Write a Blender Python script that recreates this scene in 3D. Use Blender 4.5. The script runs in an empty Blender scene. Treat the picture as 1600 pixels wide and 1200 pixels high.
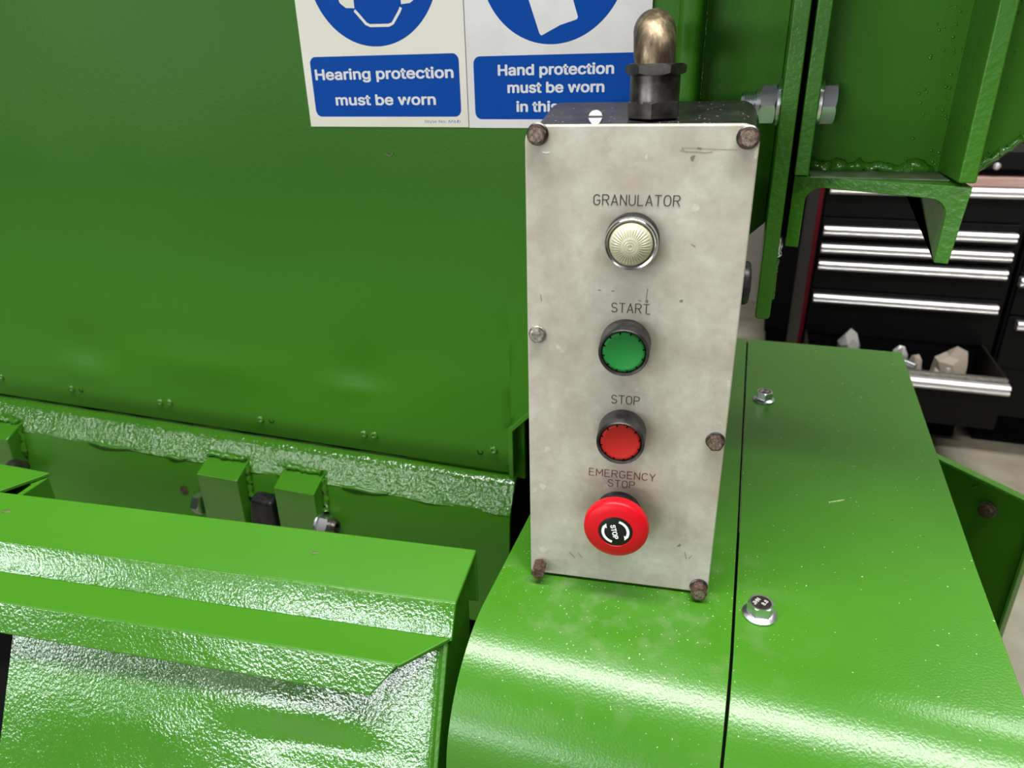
import bpy, bmesh, math, random
from mathutils import Vector, Matrix
random.seed(7)
C = bpy.context.scene.collection
S = bpy.context.scene
R = math.radians

# ------------------------------------------------------------------ camera
cam_d = bpy.data.cameras.new('camera'); cam = bpy.data.objects.new('camera', cam_d); C.objects.link(cam)
X = Vector((0.94947763, 0.31301232, -0.02270492))       # camera right in world
Dn = Vector((0.1102449, -0.40039767, -0.90968553))      # camera down
Fw = Vector((-0.29383378, 0.86122296, -0.41467664))     # camera forward
M = Matrix((X, -Dn, -Fw)).transposed().to_4x4()
M.translation = Vector((0.12481, -0.39815, 0.34273))
cam.matrix_world = M
cam_d.sensor_width = 36; cam_d.lens = 1114.09 / 1600 * 36
cam_d.clip_start = .01
cam_d.dof.use_dof = True; cam_d.dof.focus_distance = 0.47; cam_d.dof.aperture_fstop = 12
S.camera = cam

# ------------------------------------------------------------------ world, lights, exposure
w = bpy.data.worlds.new('workshop_air'); S.world = w; w.use_nodes = True
w.node_tree.nodes['Background'].inputs[0].default_value = (0.80, 0.84, 0.88, 1)
w.node_tree.nodes['Background'].inputs[1].default_value = 0.022
S.view_settings.view_transform = 'Standard'; S.view_settings.look = 'None'
S.view_settings.gamma = 1; S.view_settings.use_curve_mapping = False
S.view_settings.exposure = 0.66

def area(name, loc, target, sx, sy, power, col=(1, 1, 1)):
    l = bpy.data.lights.new(name, 'AREA'); l.shape = 'RECTANGLE'; l.size = sx; l.size_y = sy
    l.energy = power; l.color = col
    o = bpy.data.objects.new(name, l); C.objects.link(o); o.location = loc
    o.rotation_euler = (Vector(target) - Vector(loc)).to_track_quat('-Z', 'Y').to_euler()
    return o
# fluorescent batten above the machine, then rows of them running away behind the photographer
area('ceiling_batten', (0.1, -0.50, 2.35), (0.1, -0.5, 0), 2.8, 0.42, 96, (1.0, 0.985, 0.95))
for x, y, pw in ((-4.2, -3.4, 13), (-4.2, -5.4, 13), (-4.2, -8.0, 10), (-1.9, -3.6, 11), (-1.9, -5.6, 11), (1.4, -3.6, 3), (1.4, -5.6, 3)):
    area('ceiling_batten', (x, y, 2.30), (0, 0, 0), 1.5, 0.08, pw, (1.0, 0.985, 0.95))
area('ceiling_batten', (1.0, 1.35, 2.35), (1.0, 1.35, 0), 1.5, 0.2, 40, (1.0, 0.985, 0.95))  # added batten, only there to brighten the tool chest and floor behind
# daylight through the windows and door of the far end wall
for x, y, sx, pw in ((-5.9, -6.2, 2.5, 72), (-2.5, -8.4, 2.9, 120), (1.8, -9.0, 1.6, 20)):
    area('window_daylight', (x, y, 0.70), (-0.1, 0, 0.1), sx, 0.75, pw, (0.93, 0.97, 1.0))

# ------------------------------------------------------------------ materials
def mat(name, col, rough=.4, metal=0, spec=.5, coat=0, trans=0, ior=1.5):
    m = bpy.data.materials.new(name); m.use_nodes = True
    b = m.node_tree.nodes['Principled BSDF']
    b.inputs['Base Color'].default_value = (*col, 1); b.inputs['Roughness'].default_value = rough
    b.inputs['Metallic'].default_value = metal; b.inputs['Specular IOR Level'].default_value = spec
    b.inputs['Coat Weight'].default_value = coat; b.inputs['Transmission Weight'].default_value = trans
    b.inputs['IOR'].default_value = ior
    return m
def N(m, t): return m.node_tree.nodes.new(t)
def L(m, a, b): m.node_tree.links.new(a, b)
def bsdf(m): return m.node_tree.nodes['Principled BSDF']
def coords(m):
    if 'tc' not in m.node_tree.nodes:
        n = N(m, 'ShaderNodeTexCoord'); n.name = 'tc'
    return m.node_tree.nodes['tc'].outputs['Object']
def noise(m, scale, detail=3, rough=.5, stretch=None):
    n = N(m, 'ShaderNodeTexNoise'); n.inputs['Scale'].default_value = scale
    n.inputs['Detail'].default_value = detail; n.inputs['Roughness'].default_value = rough
    if stretch:
        mp = N(m, 'ShaderNodeMapping'); mp.inputs['Scale'].default_value = stretch
        L(m, coords(m), mp.inputs['Vector']); L(m, mp.outputs[0], n.inputs['Vector'])
    else: L(m, coords(m), n.inputs['Vector'])
    return n.outputs['Fac']
def ramp(m, fac, stops):
    r = N(m, 'ShaderNodeValToRGB'); e = r.color_ramp.elements
    while len(e) < len(stops): e.new(.5)
    for k, (p, c) in enumerate(stops):
        e[k].position = p; e[k].color = (*c, 1) if len(c) == 3 else c
    L(m, fac, r.inputs[0]); return r.outputs[0]
def g(v): return (v, v, v)
def mixc(m, fac, a, b, mode='MIX'):
    n = N(m, 'ShaderNodeMix'); n.data_type = 'RGBA'; n.blend_type = mode
    for s, v in ((n.inputs[0], fac), (n.inputs[6], a), (n.inputs[7], b)):
        if isinstance(v, (int, float)): s.default_value = v
        elif isinstance(v, tuple): s.default_value = (*v, 1)
        else: L(m, v, s)
    return n.outputs[2]
def bump(m, layers):
    prev = None
    for h, strength, dist in layers:
        b = N(m, 'ShaderNodeBump'); b.inputs['Strength'].default_value = strength
        b.inputs['Distance'].default_value = dist; L(m, h, b.inputs['Height'])
        if prev: L(m, prev, b.inputs['Normal'])
        prev = b.outputs[0]
    L(m, prev, bsdf(m).inputs['Normal'])
def specks(m, scale, size, keep, seed=0.0):
    """fac = 1 on small scattered flecks"""
    v = N(m, 'ShaderNodeTexVoronoi'); v.inputs['Scale'].default_value = scale
    mp = N(m, 'ShaderNodeMapping'); mp.inputs['Location'].default_value = (seed, seed * .7, seed * .3)
    L(m, coords(m), mp.inputs['Vector'])
    nz = N(m, 'ShaderNodeTexNoise'); nz.inputs['Scale'].default_value = scale * 2.2
    L(m, mp.outputs[0], nz.inputs['Vector'])
    av = N(m, 'ShaderNodeVectorMath'); av.operation = 'SCALE'; av.inputs['Scale'].default_value = .55 / scale
    L(m, nz.outputs['Color'], av.inputs[0])
    ad = N(m, 'ShaderNodeVectorMath'); ad.operation = 'ADD'
    L(m, mp.outputs[0], ad.inputs[0]); L(m, av.outputs[0], ad.inputs[1]); L(m, ad.outputs[0], v.inputs['Vector'])
    lt = N(m, 'ShaderNodeMath'); lt.operation = 'LESS_THAN'; L(m, v.outputs['Distance'], lt.inputs[0]); lt.inputs[1].default_value = size
    sp = N(m, 'ShaderNodeSeparateColor'); L(m, v.outputs['Color'], sp.inputs[0])
    gt = N(m, 'ShaderNodeMath'); gt.operation = 'GREATER_THAN'; L(m, sp.outputs[0], gt.inputs[0]); gt.inputs[1].default_value = 1 - keep
    mu = N(m, 'ShaderNodeMath'); mu.operation = 'MULTIPLY'; L(m, lt.outputs[0], mu.inputs[0]); L(m, gt.outputs[0], mu.inputs[1])
    return mu.outputs[0]

GREEN = (0.041, 0.168, 0.0095)
GREEN2 = (0.047, 0.184, 0.011)
# smooth satin paint of the guard covers, with metal dust lying on it
mCover = mat('green_satin_paint', GREEN, .26, spec=.5)
c = mixc(mCover, ramp(mCover, noise(mCover, 9, 3), [(.35, g(0)), (.7, g(1))]), GREEN, GREEN2)
c = mixc(mCover, specks(mCover, 130, .060, .20), c, (.50, .56, .40))
c = mixc(mCover, specks(mCover, 260, .10, .10, 3.1), c, (.42, .52, .32))
vd = N(mCover, 'ShaderNodeVectorMath'); vd.operation = 'DISTANCE'; vd.inputs[1].default_value = (.075, -.005, 0); L(mCover, coords(mCover), vd.inputs[0])
near = ramp(mCover, vd.outputs['Value'], [(.05, g(1)), (.13, g(0))])
ms = N(mCover, 'ShaderNodeMath'); ms.operation = 'MULTIPLY'; L(mCover, near, ms.inputs[0]); L(mCover, specks(mCover, 360, .15, .32, 6.2), ms.inputs[1])
c = mixc(mCover, ms.outputs[0], c, (.38, .43, .29))
ms = N(mCover, 'ShaderNodeMath'); ms.operation = 'MULTIPLY'; L(mCover, near, ms.inputs[0]); L(mCover, ramp(mCover, noise(mCover, 55, 4), [(.5, g(0)), (.75, g(.45))]), ms.inputs[1])
c = mixc(mCover, ms.outputs[0], c, (.17, .23, .11))
c = mixc(mCover, specks(mCover, 150, .07, .04, 8.3), c, (.03, .04, .015))
L(mCover, c, bsdf(mCover).inputs['Base Color'])
bump(mCover, [(noise(mCover, 620, 2), .16, .0012), (noise(mCover, 22, 2), .06, .004)])
# fine orange-peel paint of the hopper
mWall = mat('green_hopper_paint', GREEN, .36, spec=.10)
L(mWall, mixc(mWall, ramp(mWall, noise(mWall, 3, 2), [(.3, g(0)), (.7, g(1))]), GREEN, GREEN2), bsdf(mWall).inputs['Base Color'])
bump(mWall, [(noise(mWall, 380, 2), .13, .0012), (noise(mWall, 9, 1), .25, .006)])
# thick glossy brushed-on paint with heavy texture
def gloss_paint(name, sc, st, rough, spec=.62):
    m = mat(name, GREEN, rough, spec=spec)
    L(m, mixc(m, ramp(m, noise(m, 14, 3), [(.35, g(0)), (.7, g(1))]), GREEN, GREEN2), bsdf(m).inputs['Base Color'])
    bump(m, [(noise(m, sc, 2, .5), st, .003), (noise(m, 26, 2), .10, .006)])
    return m
mGloss = gloss_paint('green_gloss_paint', 400, .105, .10)
mRough = gloss_paint('green_lumpy_gloss_paint', 230, .42, .09, .95)
mSteel = gloss_paint('green_frame_paint', 260, .16, .30, .3)
mSmooth = mat('green_smooth_paint', GREEN, .30, spec=.22)
L(mSmooth, mixc(mSmooth, ramp(mSmooth, noise(mSmooth, 8, 3), [(.35, g(0)), (.7, g(1))]), GREEN, GREEN2), bsdf(mSmooth).inputs['Base Color'])
bump(mSmooth, [(noise(mSmooth, 500, 2), .04, .001)])
mBare = mat('worn_green_on_steel', (.16, .24, .12), .45, .2)
L(mBare, ramp(mBare, noise(mBare, 90, 4), [(.35, (.06, .12, .04)), (.62, (.17, .20, .145))]), bsdf(mBare).inputs['Base Color'])
# control box
mLid = mat('stained_grey_enamel', (.5, .5, .42), .42)
c = ramp(mLid, noise(mLid, 26, 5, .6), [(.30, (.33, .300, .235)), (.47, (.405, .390, .320)), (.62, (.465, .465, .395))])
c = mixc(mLid, ramp(mLid, noise(mLid, 16, 4, .6, (1.6, 1, .35)), [(.52, g(0)), (.70, g(.55))]), c, (.33, .265, .200))
c = mixc(mLid, ramp(mLid, noise(mLid, 120, 3), [(.66, g(0)), (.74, g(.5))]), c, (.56, .56, .50))
c = mixc(mLid, specks(mLid, 95, .12, .07, 2.0), c, (.16, .14, .10))
c = mixc(mLid, specks(mLid, 70, .17, .10, 5.0), c, (.52, .50, .42))
c = mixc(mLid, ramp(mLid, noise(mLid, 150, 5, .7), [(.35, g(.30)), (.6, g(0))]), c, (.27, .245, .19))
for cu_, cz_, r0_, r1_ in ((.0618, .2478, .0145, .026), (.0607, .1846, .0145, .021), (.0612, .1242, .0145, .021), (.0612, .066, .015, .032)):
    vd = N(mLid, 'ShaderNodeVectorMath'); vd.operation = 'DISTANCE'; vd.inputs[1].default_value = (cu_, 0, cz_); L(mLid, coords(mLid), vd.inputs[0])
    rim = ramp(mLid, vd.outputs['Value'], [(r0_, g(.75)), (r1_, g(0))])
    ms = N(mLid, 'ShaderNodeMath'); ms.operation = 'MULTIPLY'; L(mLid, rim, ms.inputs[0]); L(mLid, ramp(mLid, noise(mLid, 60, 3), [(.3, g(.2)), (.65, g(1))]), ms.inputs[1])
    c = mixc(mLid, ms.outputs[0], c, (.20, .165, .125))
L(mLid, c, bsdf(mLid).inputs['Base Color'])
bump(mLid, [(noise(mLid, 500, 2), .05, .0006)])
mBody = mat('grimy_dark_casting', (.05, .05, .05), .34, spec=.3)
c = ramp(mBody, noise(mBody, 60, 5, .7), [(.35, (.008, .009, .011)), (.6, (.022, .021, .020)), (.75, (.10, .088, .070))])
c = mixc(mBody, specks(mBody, 420, .22, .12), c, (.33, .30, .25))
L(mBody, c, bsdf(mBody).inputs['Base Color']); bump(mBody, [(noise(mBody, 300, 3), .2, .001)])
mEdge = mat('bare_lid_edge', (.62, .60, .55), .4, .3)
mRust = mat('rusty_bolt', (.12, .07, .05), .55, .5)
L(mRust, ramp(mRust, noise(mRust, 420, 4, .7), [(.35, (.045, .020, .015)), (.55, (.11, .065, .050)), (.72, (.24, .175, .135))]), bsdf(mRust).inputs['Base Color'])
bump(mRust, [(noise(mRust, 700, 3), .12, .0004)])
mRustFace = mat('worn_rusty_face', (.2, .15, .1), .5, .4)
L(mRustFace, ramp(mRustFace, noise(mRustFace, 600, 4, .7), [(.38, (.075, .045, .030)), (.55, (.19, .145, .11)), (.70, (.32, .27, .22))]), bsdf(mRustFace).inputs['Base Color'])
mOldBolt = mat('grey_old_bolt', (.30, .29, .26), .40, .75)
L(mOldBolt, ramp(mOldBolt, noise(mOldBolt, 420, 4, .7), [(.35, (.12, .10, .08)), (.6, (.38, .37, .33))]), bsdf(mOldBolt).inputs['Base Color'])
mZinc = mat('zinc_plated_steel', (.74, .76, .80), .30, 1)
bump(mZinc, [(noise(mZinc, 500, 2), .08, .0005)])
mChrome = mat('worn_chrome', (.66, .66, .66), .14, 1)
mDark = mat('dark_oiled_steel', (.085, .075, .068), .34, .85)
L(mDark, ramp(mDark, noise(mDark, 90, 4), [(.35, (.05, .045, .042)), (.7, (.16, .145, .13))]), bsdf(mDark).inputs['Base Color'])
mBrass = mat('tarnished_brass', (.35, .27, .16), .46, .9)
c = ramp(mBrass, noise(mBrass, 130, 5, .65, (1.5, 1.5, .4)), [(.32, (.075, .058, .045)), (.5, (.17, .13, .085)), (.68, (.40, .315, .20))])
L(mBrass, c, bsdf(mBrass).inputs['Base Color']); bump(mBrass, [(noise(mBrass, 260, 3, .5, (2, 2, .5)), .2, .0008)])
mLens = mat('ivory_lens', (.52, .50, .37), .22, 0, .5, 0, .15, 1.46); bsdf(mLens).inputs['Subsurface Weight'].default_value = .25
bsdf(mLens).inputs['Subsurface Radius'].default_value = (.004, .004, .003)
mBlackPl = mat('dusty_black_plastic', (.028, .026, .027), .36, spec=.3)
L(mBlackPl, ramp(mBlackPl, noise(mBlackPl, 150, 3), [(.4, (.009, .009, .010)), (.75, (.045, .040, .039))]), bsdf(mBlackPl).inputs['Base Color'])
mBtnG = mat('green_button_plastic', (.012, .165, .030), .42, spec=.2)
mBtnR = mat('red_button_plastic', (.36, .014, .010), .45, spec=.2)
mStopR = mat('emergency_red_plastic', (.52, .003, .010), .38, spec=.25)
mDisc = mat('black_disc', (.006, .010, .007), .35, spec=.25)
mWhiteInk = mat('white_print', (.86, .86, .88), .5, spec=.2)
mInk = mat('engraved_black', (.025, .022, .02), .7)
mInkR = mat('engraved_red_brown', (.115, .022, .022), .7)
mScratch = mat('grey_scratch', (.22, .19, .15), .7)
# signs
mSign1 = mat('cream_sign_plastic', (.74, .71, .62), .35, spec=.3)
L(mSign1, ramp(mSign1, noise(mSign1, 16, 4), [(.3, (.84, .80, .68)), (.65, (.90, .88, .80))]), bsdf(mSign1).inputs['Base Color'])
mSign2 = mat('grey_white_sign_plastic', (.69, .66, .65), .35, spec=.3)
L(mSign2, ramp(mSign2, noise(mSign2, 22, 5, .6), [(.3, (.76, .72, .71)), (.62, (.87, .85, .85))]), bsdf(mSign2).inputs['Base Color'])
mBlue = mat('mandatory_blue_print', (.000, .075, .44), .5, spec=.06)
mBlueT = mat('small_blue_print', (.03, .12, .40), .5)
# workshop
mFloor = mat('concrete_floor', (.3, .27, .22), .55)
c = ramp(mFloor, noise(mFloor, 5, 6, .65), [(.3, (.23, .18, .13)), (.5, (.31, .285, .21)), (.7, (.38, .37, .28))])
L(mFloor, c, bsdf(mFloor).inputs['Base Color']); bump(mFloor, [(noise(mFloor, 60, 4), .2, .002)])
mBackWall = mat('grey_wall_paint', (.36, .335, .31), .7)
L(mBackWall, ramp(mBackWall, noise(mBackWall, 4, 3), [(.3, (.22, .20, .18)), (.7, (.27, .25, .225))]), bsdf(mBackWall).inputs['Base Color'])
mChest = mat('black_chest_enamel', (.0035, .0035, .004), .5, spec=.18)
bump(mChest, [(noise(mChest, 60, 3), .1, .002)])
mChestSide = mat('dark_brown_chest_side', (.010, .009, .0075), .5, spec=.2)
mRed = mat('red_trim', (.12, .004, .010), .45, spec=.2)
mAlu = mat('brushed_aluminium', (.74, .73, .72), .46, .8)
mPinkish = mat('pinkish_beige', (.42, .26, .23), .6)
L(mPinkish, ramp(mPinkish, noise(mPinkish, 12, 4, .6, (.3, 2, 6)), [(.3, (.36, .21, .18)), (.7, (.50, .33, .29))]), bsdf(mPinkish).inputs['Base Color'])
mBag = mat('clear_plastic_bag', (.40, .39, .37), .25)
mPaper = mat('crumpled_paper', (.36, .30, .235), .7)
mRubber = mat('black_rubber', (.010, .010, .011), .38, spec=.3)
L(mRubber, ramp(mRubber, noise(mRubber, 60, 5, .7, (1, 1, .4)), [(.45, (.004, .004, .005)), (.75, (.035, .035, .04))]), bsdf(mRubber).inputs['Base Color'])
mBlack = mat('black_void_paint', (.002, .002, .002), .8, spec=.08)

# ------------------------------------------------------------------ mesh helpers
def obj(name, bm, m, parent=None, bevel=0, smooth=35, seg=2, tri=False):
    me = bpy.data.meshes.new(name)
    bmesh.ops.remove_doubles(bm, verts=bm.verts, dist=1e-6)
    bmesh.ops.recalc_face_normals(bm, faces=bm.faces)
    bm.to_mesh(me); bm.free(); me.materials.append(m)
    if smooth:
        for p in me.polygons: p.use_smooth = True
        me.set_sharp_from_angle(angle=R(smooth))
    o = bpy.data.objects.new(name, me); C.objects.link(o); o.parent = parent
    if bevel:
        b = o.modifiers.new('bevel', 'BEVEL'); b.width = bevel; b.segments = seg
        b.limit_method = 'ANGLE'; b.angle_limit = R(35); b.harden_normals = True
    return o
def tag(o, label, cat, group=None, kind=None):
    o['label'] = label; o['category'] = cat
    if group: o['group'] = group
    if kind: o['kind'] = kind
    return o
def thing(name, label, cat, loc=(0, 0, 0), rz=0, group=None):
    o = bpy.data.objects.new(name, None); C.objects.link(o); o.empty_display_size = .03
    o.location = loc; o.rotation_euler = (0, 0, rz)
    return tag(o, label, cat, group)
def box(x0, x1, y0, y1, z0, z1, bm=None):
    bm = bm or bmesh.new()
    v = [bm.verts.new((x, y, z)) for x in (x0, x1) for y in (y0, y1) for z in (z0, z1)]
    for f in ((0, 1, 3, 2), (4, 6, 7, 5), (0, 4, 5, 1), (2, 3, 7, 6), (0, 2, 6, 4), (1, 5, 7, 3)):
        bm.faces.new([v[i] for i in f])
    return bm
def loft(a, b, bm=None, cap=True):
    """two rings of 3-D points -> closed solid"""
    bm = bm or bmesh.new()
    A = [bm.verts.new(p) for p in a]; B = [bm.verts.new(p) for p in b]; n = len(a)
    for i in range(n): bm.faces.new((A[i], A[(i + 1) % n], B[(i + 1) % n], B[i]))
    if cap: bm.faces.new(A[::-1]); bm.faces.new(B)
    return bm
def prism_x(pts, x0, x1, bm=None): return loft([(x0, y, z) for y, z in pts], [(x1, y, z) for y, z in pts], bm)
def prism_y(pts, y0, y1, bm=None): return loft([(x, y0, z) for x, z in pts], [(x, y1, z) for x, z in pts], bm)
def prism_z(pts, z0, z1, bm=None): return loft([(x, y, z0) for x, y in pts], [(x, y, z1) for x, y in pts], bm)
AX = {'x': Matrix.Rotation(R(90), 4, 'Y'), 'y': Matrix.Rotation(R(90), 4, 'X'), 'z': Matrix.Identity(4)}
def lathe(prof, at=(0, 0, 0), axis='z', n=48, bm=None, rot=None):
    """prof: (radius, height) pairs; 'y' axis heights grow towards -y (to the viewer)"""
    bm = bm or bmesh.new()
    T = Matrix.Translation(at) @ (rot if rot is not None else AX[axis])
    rings = []
    for r, h in prof:
        if r < 1e-7: rings.append([bm.verts.new(T @ Vector((0, 0, h)))])
        else: rings.append([bm.verts.new(T @ Vector((r * math.cos(t), r * math.sin(t), h))) for t in [2 * math.pi * k / n for k in range(n)]])
    for a, b in zip(rings, rings[1:]):
        for k in range(n):
            q = [a[k % len(a)], a[(k + 1) % len(a)], b[(k + 1) % len(b)], b[k % len(b)]]
            q = list(dict.fromkeys(q))
            if len(q) > 2: bm.faces.new(q)
    if len(rings[0]) > 1: bm.faces.new(rings[0][::-1])
    if len(rings[-1]) > 1: bm.faces.new(rings[-1])
    return bm
def hexhead(r, h, at, axis='z', turn=0, bm=None, cham=.12, both=False):
    """hexagon with turned (chamfered) end; r = across-corners radius"""
    bm = bm or bmesh.new(); n = 48; T = Matrix.Translation(at) @ AX[axis]
    def rad(t):
        t = (t - turn) % (math.pi / 3) - math.pi / 6
        return r * math.cos(math.pi / 6) / math.cos(t)
    rings = []; ri = r * .89
    lo = [(0, lambda t: rad(t))] if not both else [(0, lambda t: min(rad(t), ri)), (0, lambda t: rad(t))]
    def hz(t, base, s): return base - s * max(0, rad(t) - ri) * .62
    ts = [turn + 2 * math.pi * k / n for k in range(n)]
    if both:
        rings.append([T @ Vector((ri * .98 * math.cos(t), ri * .98 * math.sin(t), 0)) for t in ts])
        rings.append([T @ Vector((rad(t) * math.cos(t), rad(t) * math.sin(t), -hz(t, 0, 1))) for t in ts])
    else:
        rings.append([T @ Vector((rad(t) * math.cos(t), rad(t) * math.sin(t), 0)) for t in ts])
    rings.append([T @ Vector((rad(t) * math.cos(t), rad(t) * math.sin(t), hz(t, h, 1))) for t in ts])
    rings.append([T @ Vector((min(rad(t), ri) * .98 * math.cos(t), min(rad(t), ri) * .98 * math.sin(t), h)) for t in ts])
    V = [[bm.verts.new(p) for p in q] for q in rings]
    for a, b in zip(V, V[1:]):
        for k in range(n): bm.faces.new((a[k], a[(k + 1) % n], b[(k + 1) % n], b[k]))
    bm.faces.new(V[0][::-1]); bm.faces.new(V[-1])
    return bm
def tube(path, r, n=24, bm=None):
    bm = bm or bmesh.new(); P = [Vector(p) for p in path]; rings = []; up = None
    for i, p in enumerate(P):
        d = (P[min(i + 1, len(P) - 1)] - P[max(i - 1, 0)]).normalized()
        if up is None:
            up = d.orthogonal().normalized()
        up = (up - d * up.dot(d)).normalized(); s = d.cross(up)
        rr = r[i] if isinstance(r, (list, tuple)) else r
        rings.append([bm.verts.new(p + (up * math.cos(t) + s * math.sin(t)) * rr) for t in [2 * math.pi * k / n for k in range(n)]])
    for a, b in zip(rings, rings[1:]):
        for k in range(n): bm.faces.new((a[k], a[(k + 1) % n], b[(k + 1) % n], b[k]))
    bm.faces.new(rings[0][::-1]); bm.faces.new(rings[-1])
    return bm
def rrect(x0, x1, z0, z1, r, n=6):
    pts = []
    for cx, cz, a in ((x1 - r, z0 + r, -90), (x1 - r, z1 - r, 0), (x0 + r, z1 - r, 90), (x0 + r, z0 + r, 180)):
        for k in range(n + 1):
            t = R(a + 90 * k / n); pts.append((cx + r * math.cos(t), cz + r * math.sin(t)))
    return pts
def weld_bead(path, r, parent, name='weld_bead', m=None, jitter=.35, seed=1):
    rnd = random.Random(seed); P = [Vector(p) for p in path]; pts = []; rad = []
    for a, b in zip(P, P[1:]):
        n = max(2, int((b - a).length / (r * .8)))
        for k in range(n):
            pts.append(a.lerp(b, k / n) + Vector([rnd.uniform(-1, 1) * r * jitter for _ in range(3)])); rad.append(r * rnd.uniform(1 - jitter, 1 + jitter))
    return obj(name, tube(pts, rad, 10), m or mRough, parent, smooth=80)
import os
FONT = None
try:
    FONT = bpy.data.fonts.load(os.path.join(bpy.utils.resource_path('LOCAL'), 'datafiles', 'fonts', 'Inter.woff2'))
except Exception:
    pass
def text_mesh(name, body, size, m, parent, mw, bold=0, sx=1, spacing=1, align='LEFT', depth=.00012):
    cu = bpy.data.curves.new(name, 'FONT'); cu.body = body
    if FONT: cu.font = FONT
    cu.size = size; cu.offset = bold
    cu.align_x = align; cu.extrude = depth; cu.space_character = spacing; cu.resolution_u = 4
    t = bpy.data.objects.new(name + '_tmp', cu); C.objects.link(t)
    bpy.context.view_layer.update()
    me = bpy.data.meshes.new_from_object(t.evaluated_get(bpy.context.evaluated_depsgraph_get()))
    bpy.data.objects.remove(t); bpy.data.curves.remove(cu)
    me.name = name; me.transform(mw @ Matrix.Diagonal((sx, 1, 1, 1))); me.materials.clear(); me.materials.append(m)
    o = bpy.data.objects.new(name, me); C.objects.link(o); o.parent = parent
    return o
def text_fit(name, body, x0, x1, z, h, m, parent, y, bold=0, cap=.729):
    """write on a plane facing -y: from x0 to x1, baseline z, capital height h; strokes thickened by bold"""
    o = text_mesh(name, body, h / cap, m, parent, Matrix.Rotation(R(90), 4, 'X'), depth=0)
    V = [v.co.copy() for v in o.data.vertices]; F = [tuple(p.vertices) for p in o.data.polygons]
    a = min(v.x for v in V); s = (x1 - x0) / (max(v.x for v in V) - a)
    vs, fs = [], []; k = 0
    for dx, dz in ((0, 0),) + (tuple((math.cos(t * math.pi / 4), math.sin(t * math.pi / 4)) for t in range(8)) if bold else ()):
        n0 = len(vs)
        vs += [((v.x - a) * s + x0 + dx * bold, y - .00006 - k * .000003, v.z + z + dz * bold * .7) for v in V]
        fs += [tuple(n0 + q for q in f) for f in F]; k += 1
    me = bpy.data.meshes.new(name); me.from_pydata(vs, [], fs); me.materials.append(m); old = o.data; o.data = me; bpy.data.meshes.remove(old)
    return o

# ------------------------------------------------------------------ setting
FZ = -0.72
o = obj('floor', box(-4.5, 4.5, -4.4, 3.0, FZ - .05, FZ), mFloor, smooth=0); o['kind'] = 'structure'
o = obj('wall_back', box(-4.5, 4.5, 3.0, 3.1, FZ, 2.4), mBackWall, smooth=0); o['kind'] = 'structure'

# ------------------------------------------------------------------ machine body under the covers
base = thing('granulator_body', 'welded machine body, coloured black for shade, standing on the floor under the covers', 'machine base', (0, 0.2, FZ))
obj('body', box(-1.0, .28, -.02, .30, 0, .44), mBlack, base, .004)  # black colour stands in for the shade in the gap beside the hatch
obj('plinth', box(-1.02, .30, -.04, .32, 0, .06), mSteel, base, .003)

# ------------------------------------------------------------------ hopper
HY = .185
hop = thing('hopper', 'big green painted steel hopper with flat front panel above the hatch', 'hopper', (-.3, .3, 0))
hop.location = (0, 0, 0)
def zb(x):
    if x <= -.0765: return -.0405
    return .0148 + (x + .0765) * 1.035
def dent(x, z):
    d = 0
    for cx, cz, sx, sz, a in ((-.235, .052, .035, .022, .0035), (-.25, .035, .03, .010, -.003), (-.60, .045, .035, .03, .004), (-.62, .015, .05, .02, -.003),
                              (-.43, .04, .10, .022, -.003), (-.20, .085, .09, .03, .002), (-.35, .16, .18, .06, .002)):
        d += a * math.exp(-((x - cx) / sx) ** 2 - ((z - cz) / sz) ** 2)
    # lower lip rolls slightly inwards
    return d + .006 * max(0, (.02 - z) / .06) ** 2 * (1 if x < -.07 else 0)
bm = bmesh.new()
xs = [-1.3 + k * .012 for k in range(102)] + [-.0765, -.0763] + [-.07 + k * .0108 for k in range(13)]
xs = sorted(set(round(v, 4) for v in xs if v < -.077 or v >= -.0765))
nz = 60; cols = []
for x in xs:
    z0 = zb(x); col = []
    for k in range(nz + 1):
        t = (k / nz) ** 1.6; z = z0 + (.625 - z0) * t
        col.append(bm.verts.new((x, HY + dent(x, z), z)))
    cols.append(col)
for a, b in zip(cols, cols[1:]):
    for k in range(nz): bm.faces.new((a[k], b[k], b[k + 1], a[k + 1]))
bmesh.ops.recalc_face_normals(bm, faces=bm.faces)
if sum(f.normal.y for f in bm.faces) > 0: bmesh.ops.reverse_faces(bm, faces=bm.faces)
bmesh.ops.solidify(bm, geom=list(bm.faces), thickness=.004)
obj('front_panel', bm, mWall, hop, smooth=60)
# second plate behind the cut corner
obj('corner_plate', prism_y([(-.20, -.05), (-.0665, -.05), (-.0665, .016), (.06, .145), (.06, .3), (-.2, .3)], HY + .012, HY + .018), mWall, hop, .001)
obj('corner_flange', prism_y([(-.0785, -.040), (-.0735, -.040), (-.0735, .0125), (.058, .1475), (.058, .1545), (-.0785, .0145)], HY - .004, HY + .012), mSteel, hop, .001)
obj('shade_plate', box(-.095, -.030, HY + .0195, HY + .022, -.0415, .30), mBlack, hop)  # black sheet added where the opening beside the flange is only shade
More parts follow.
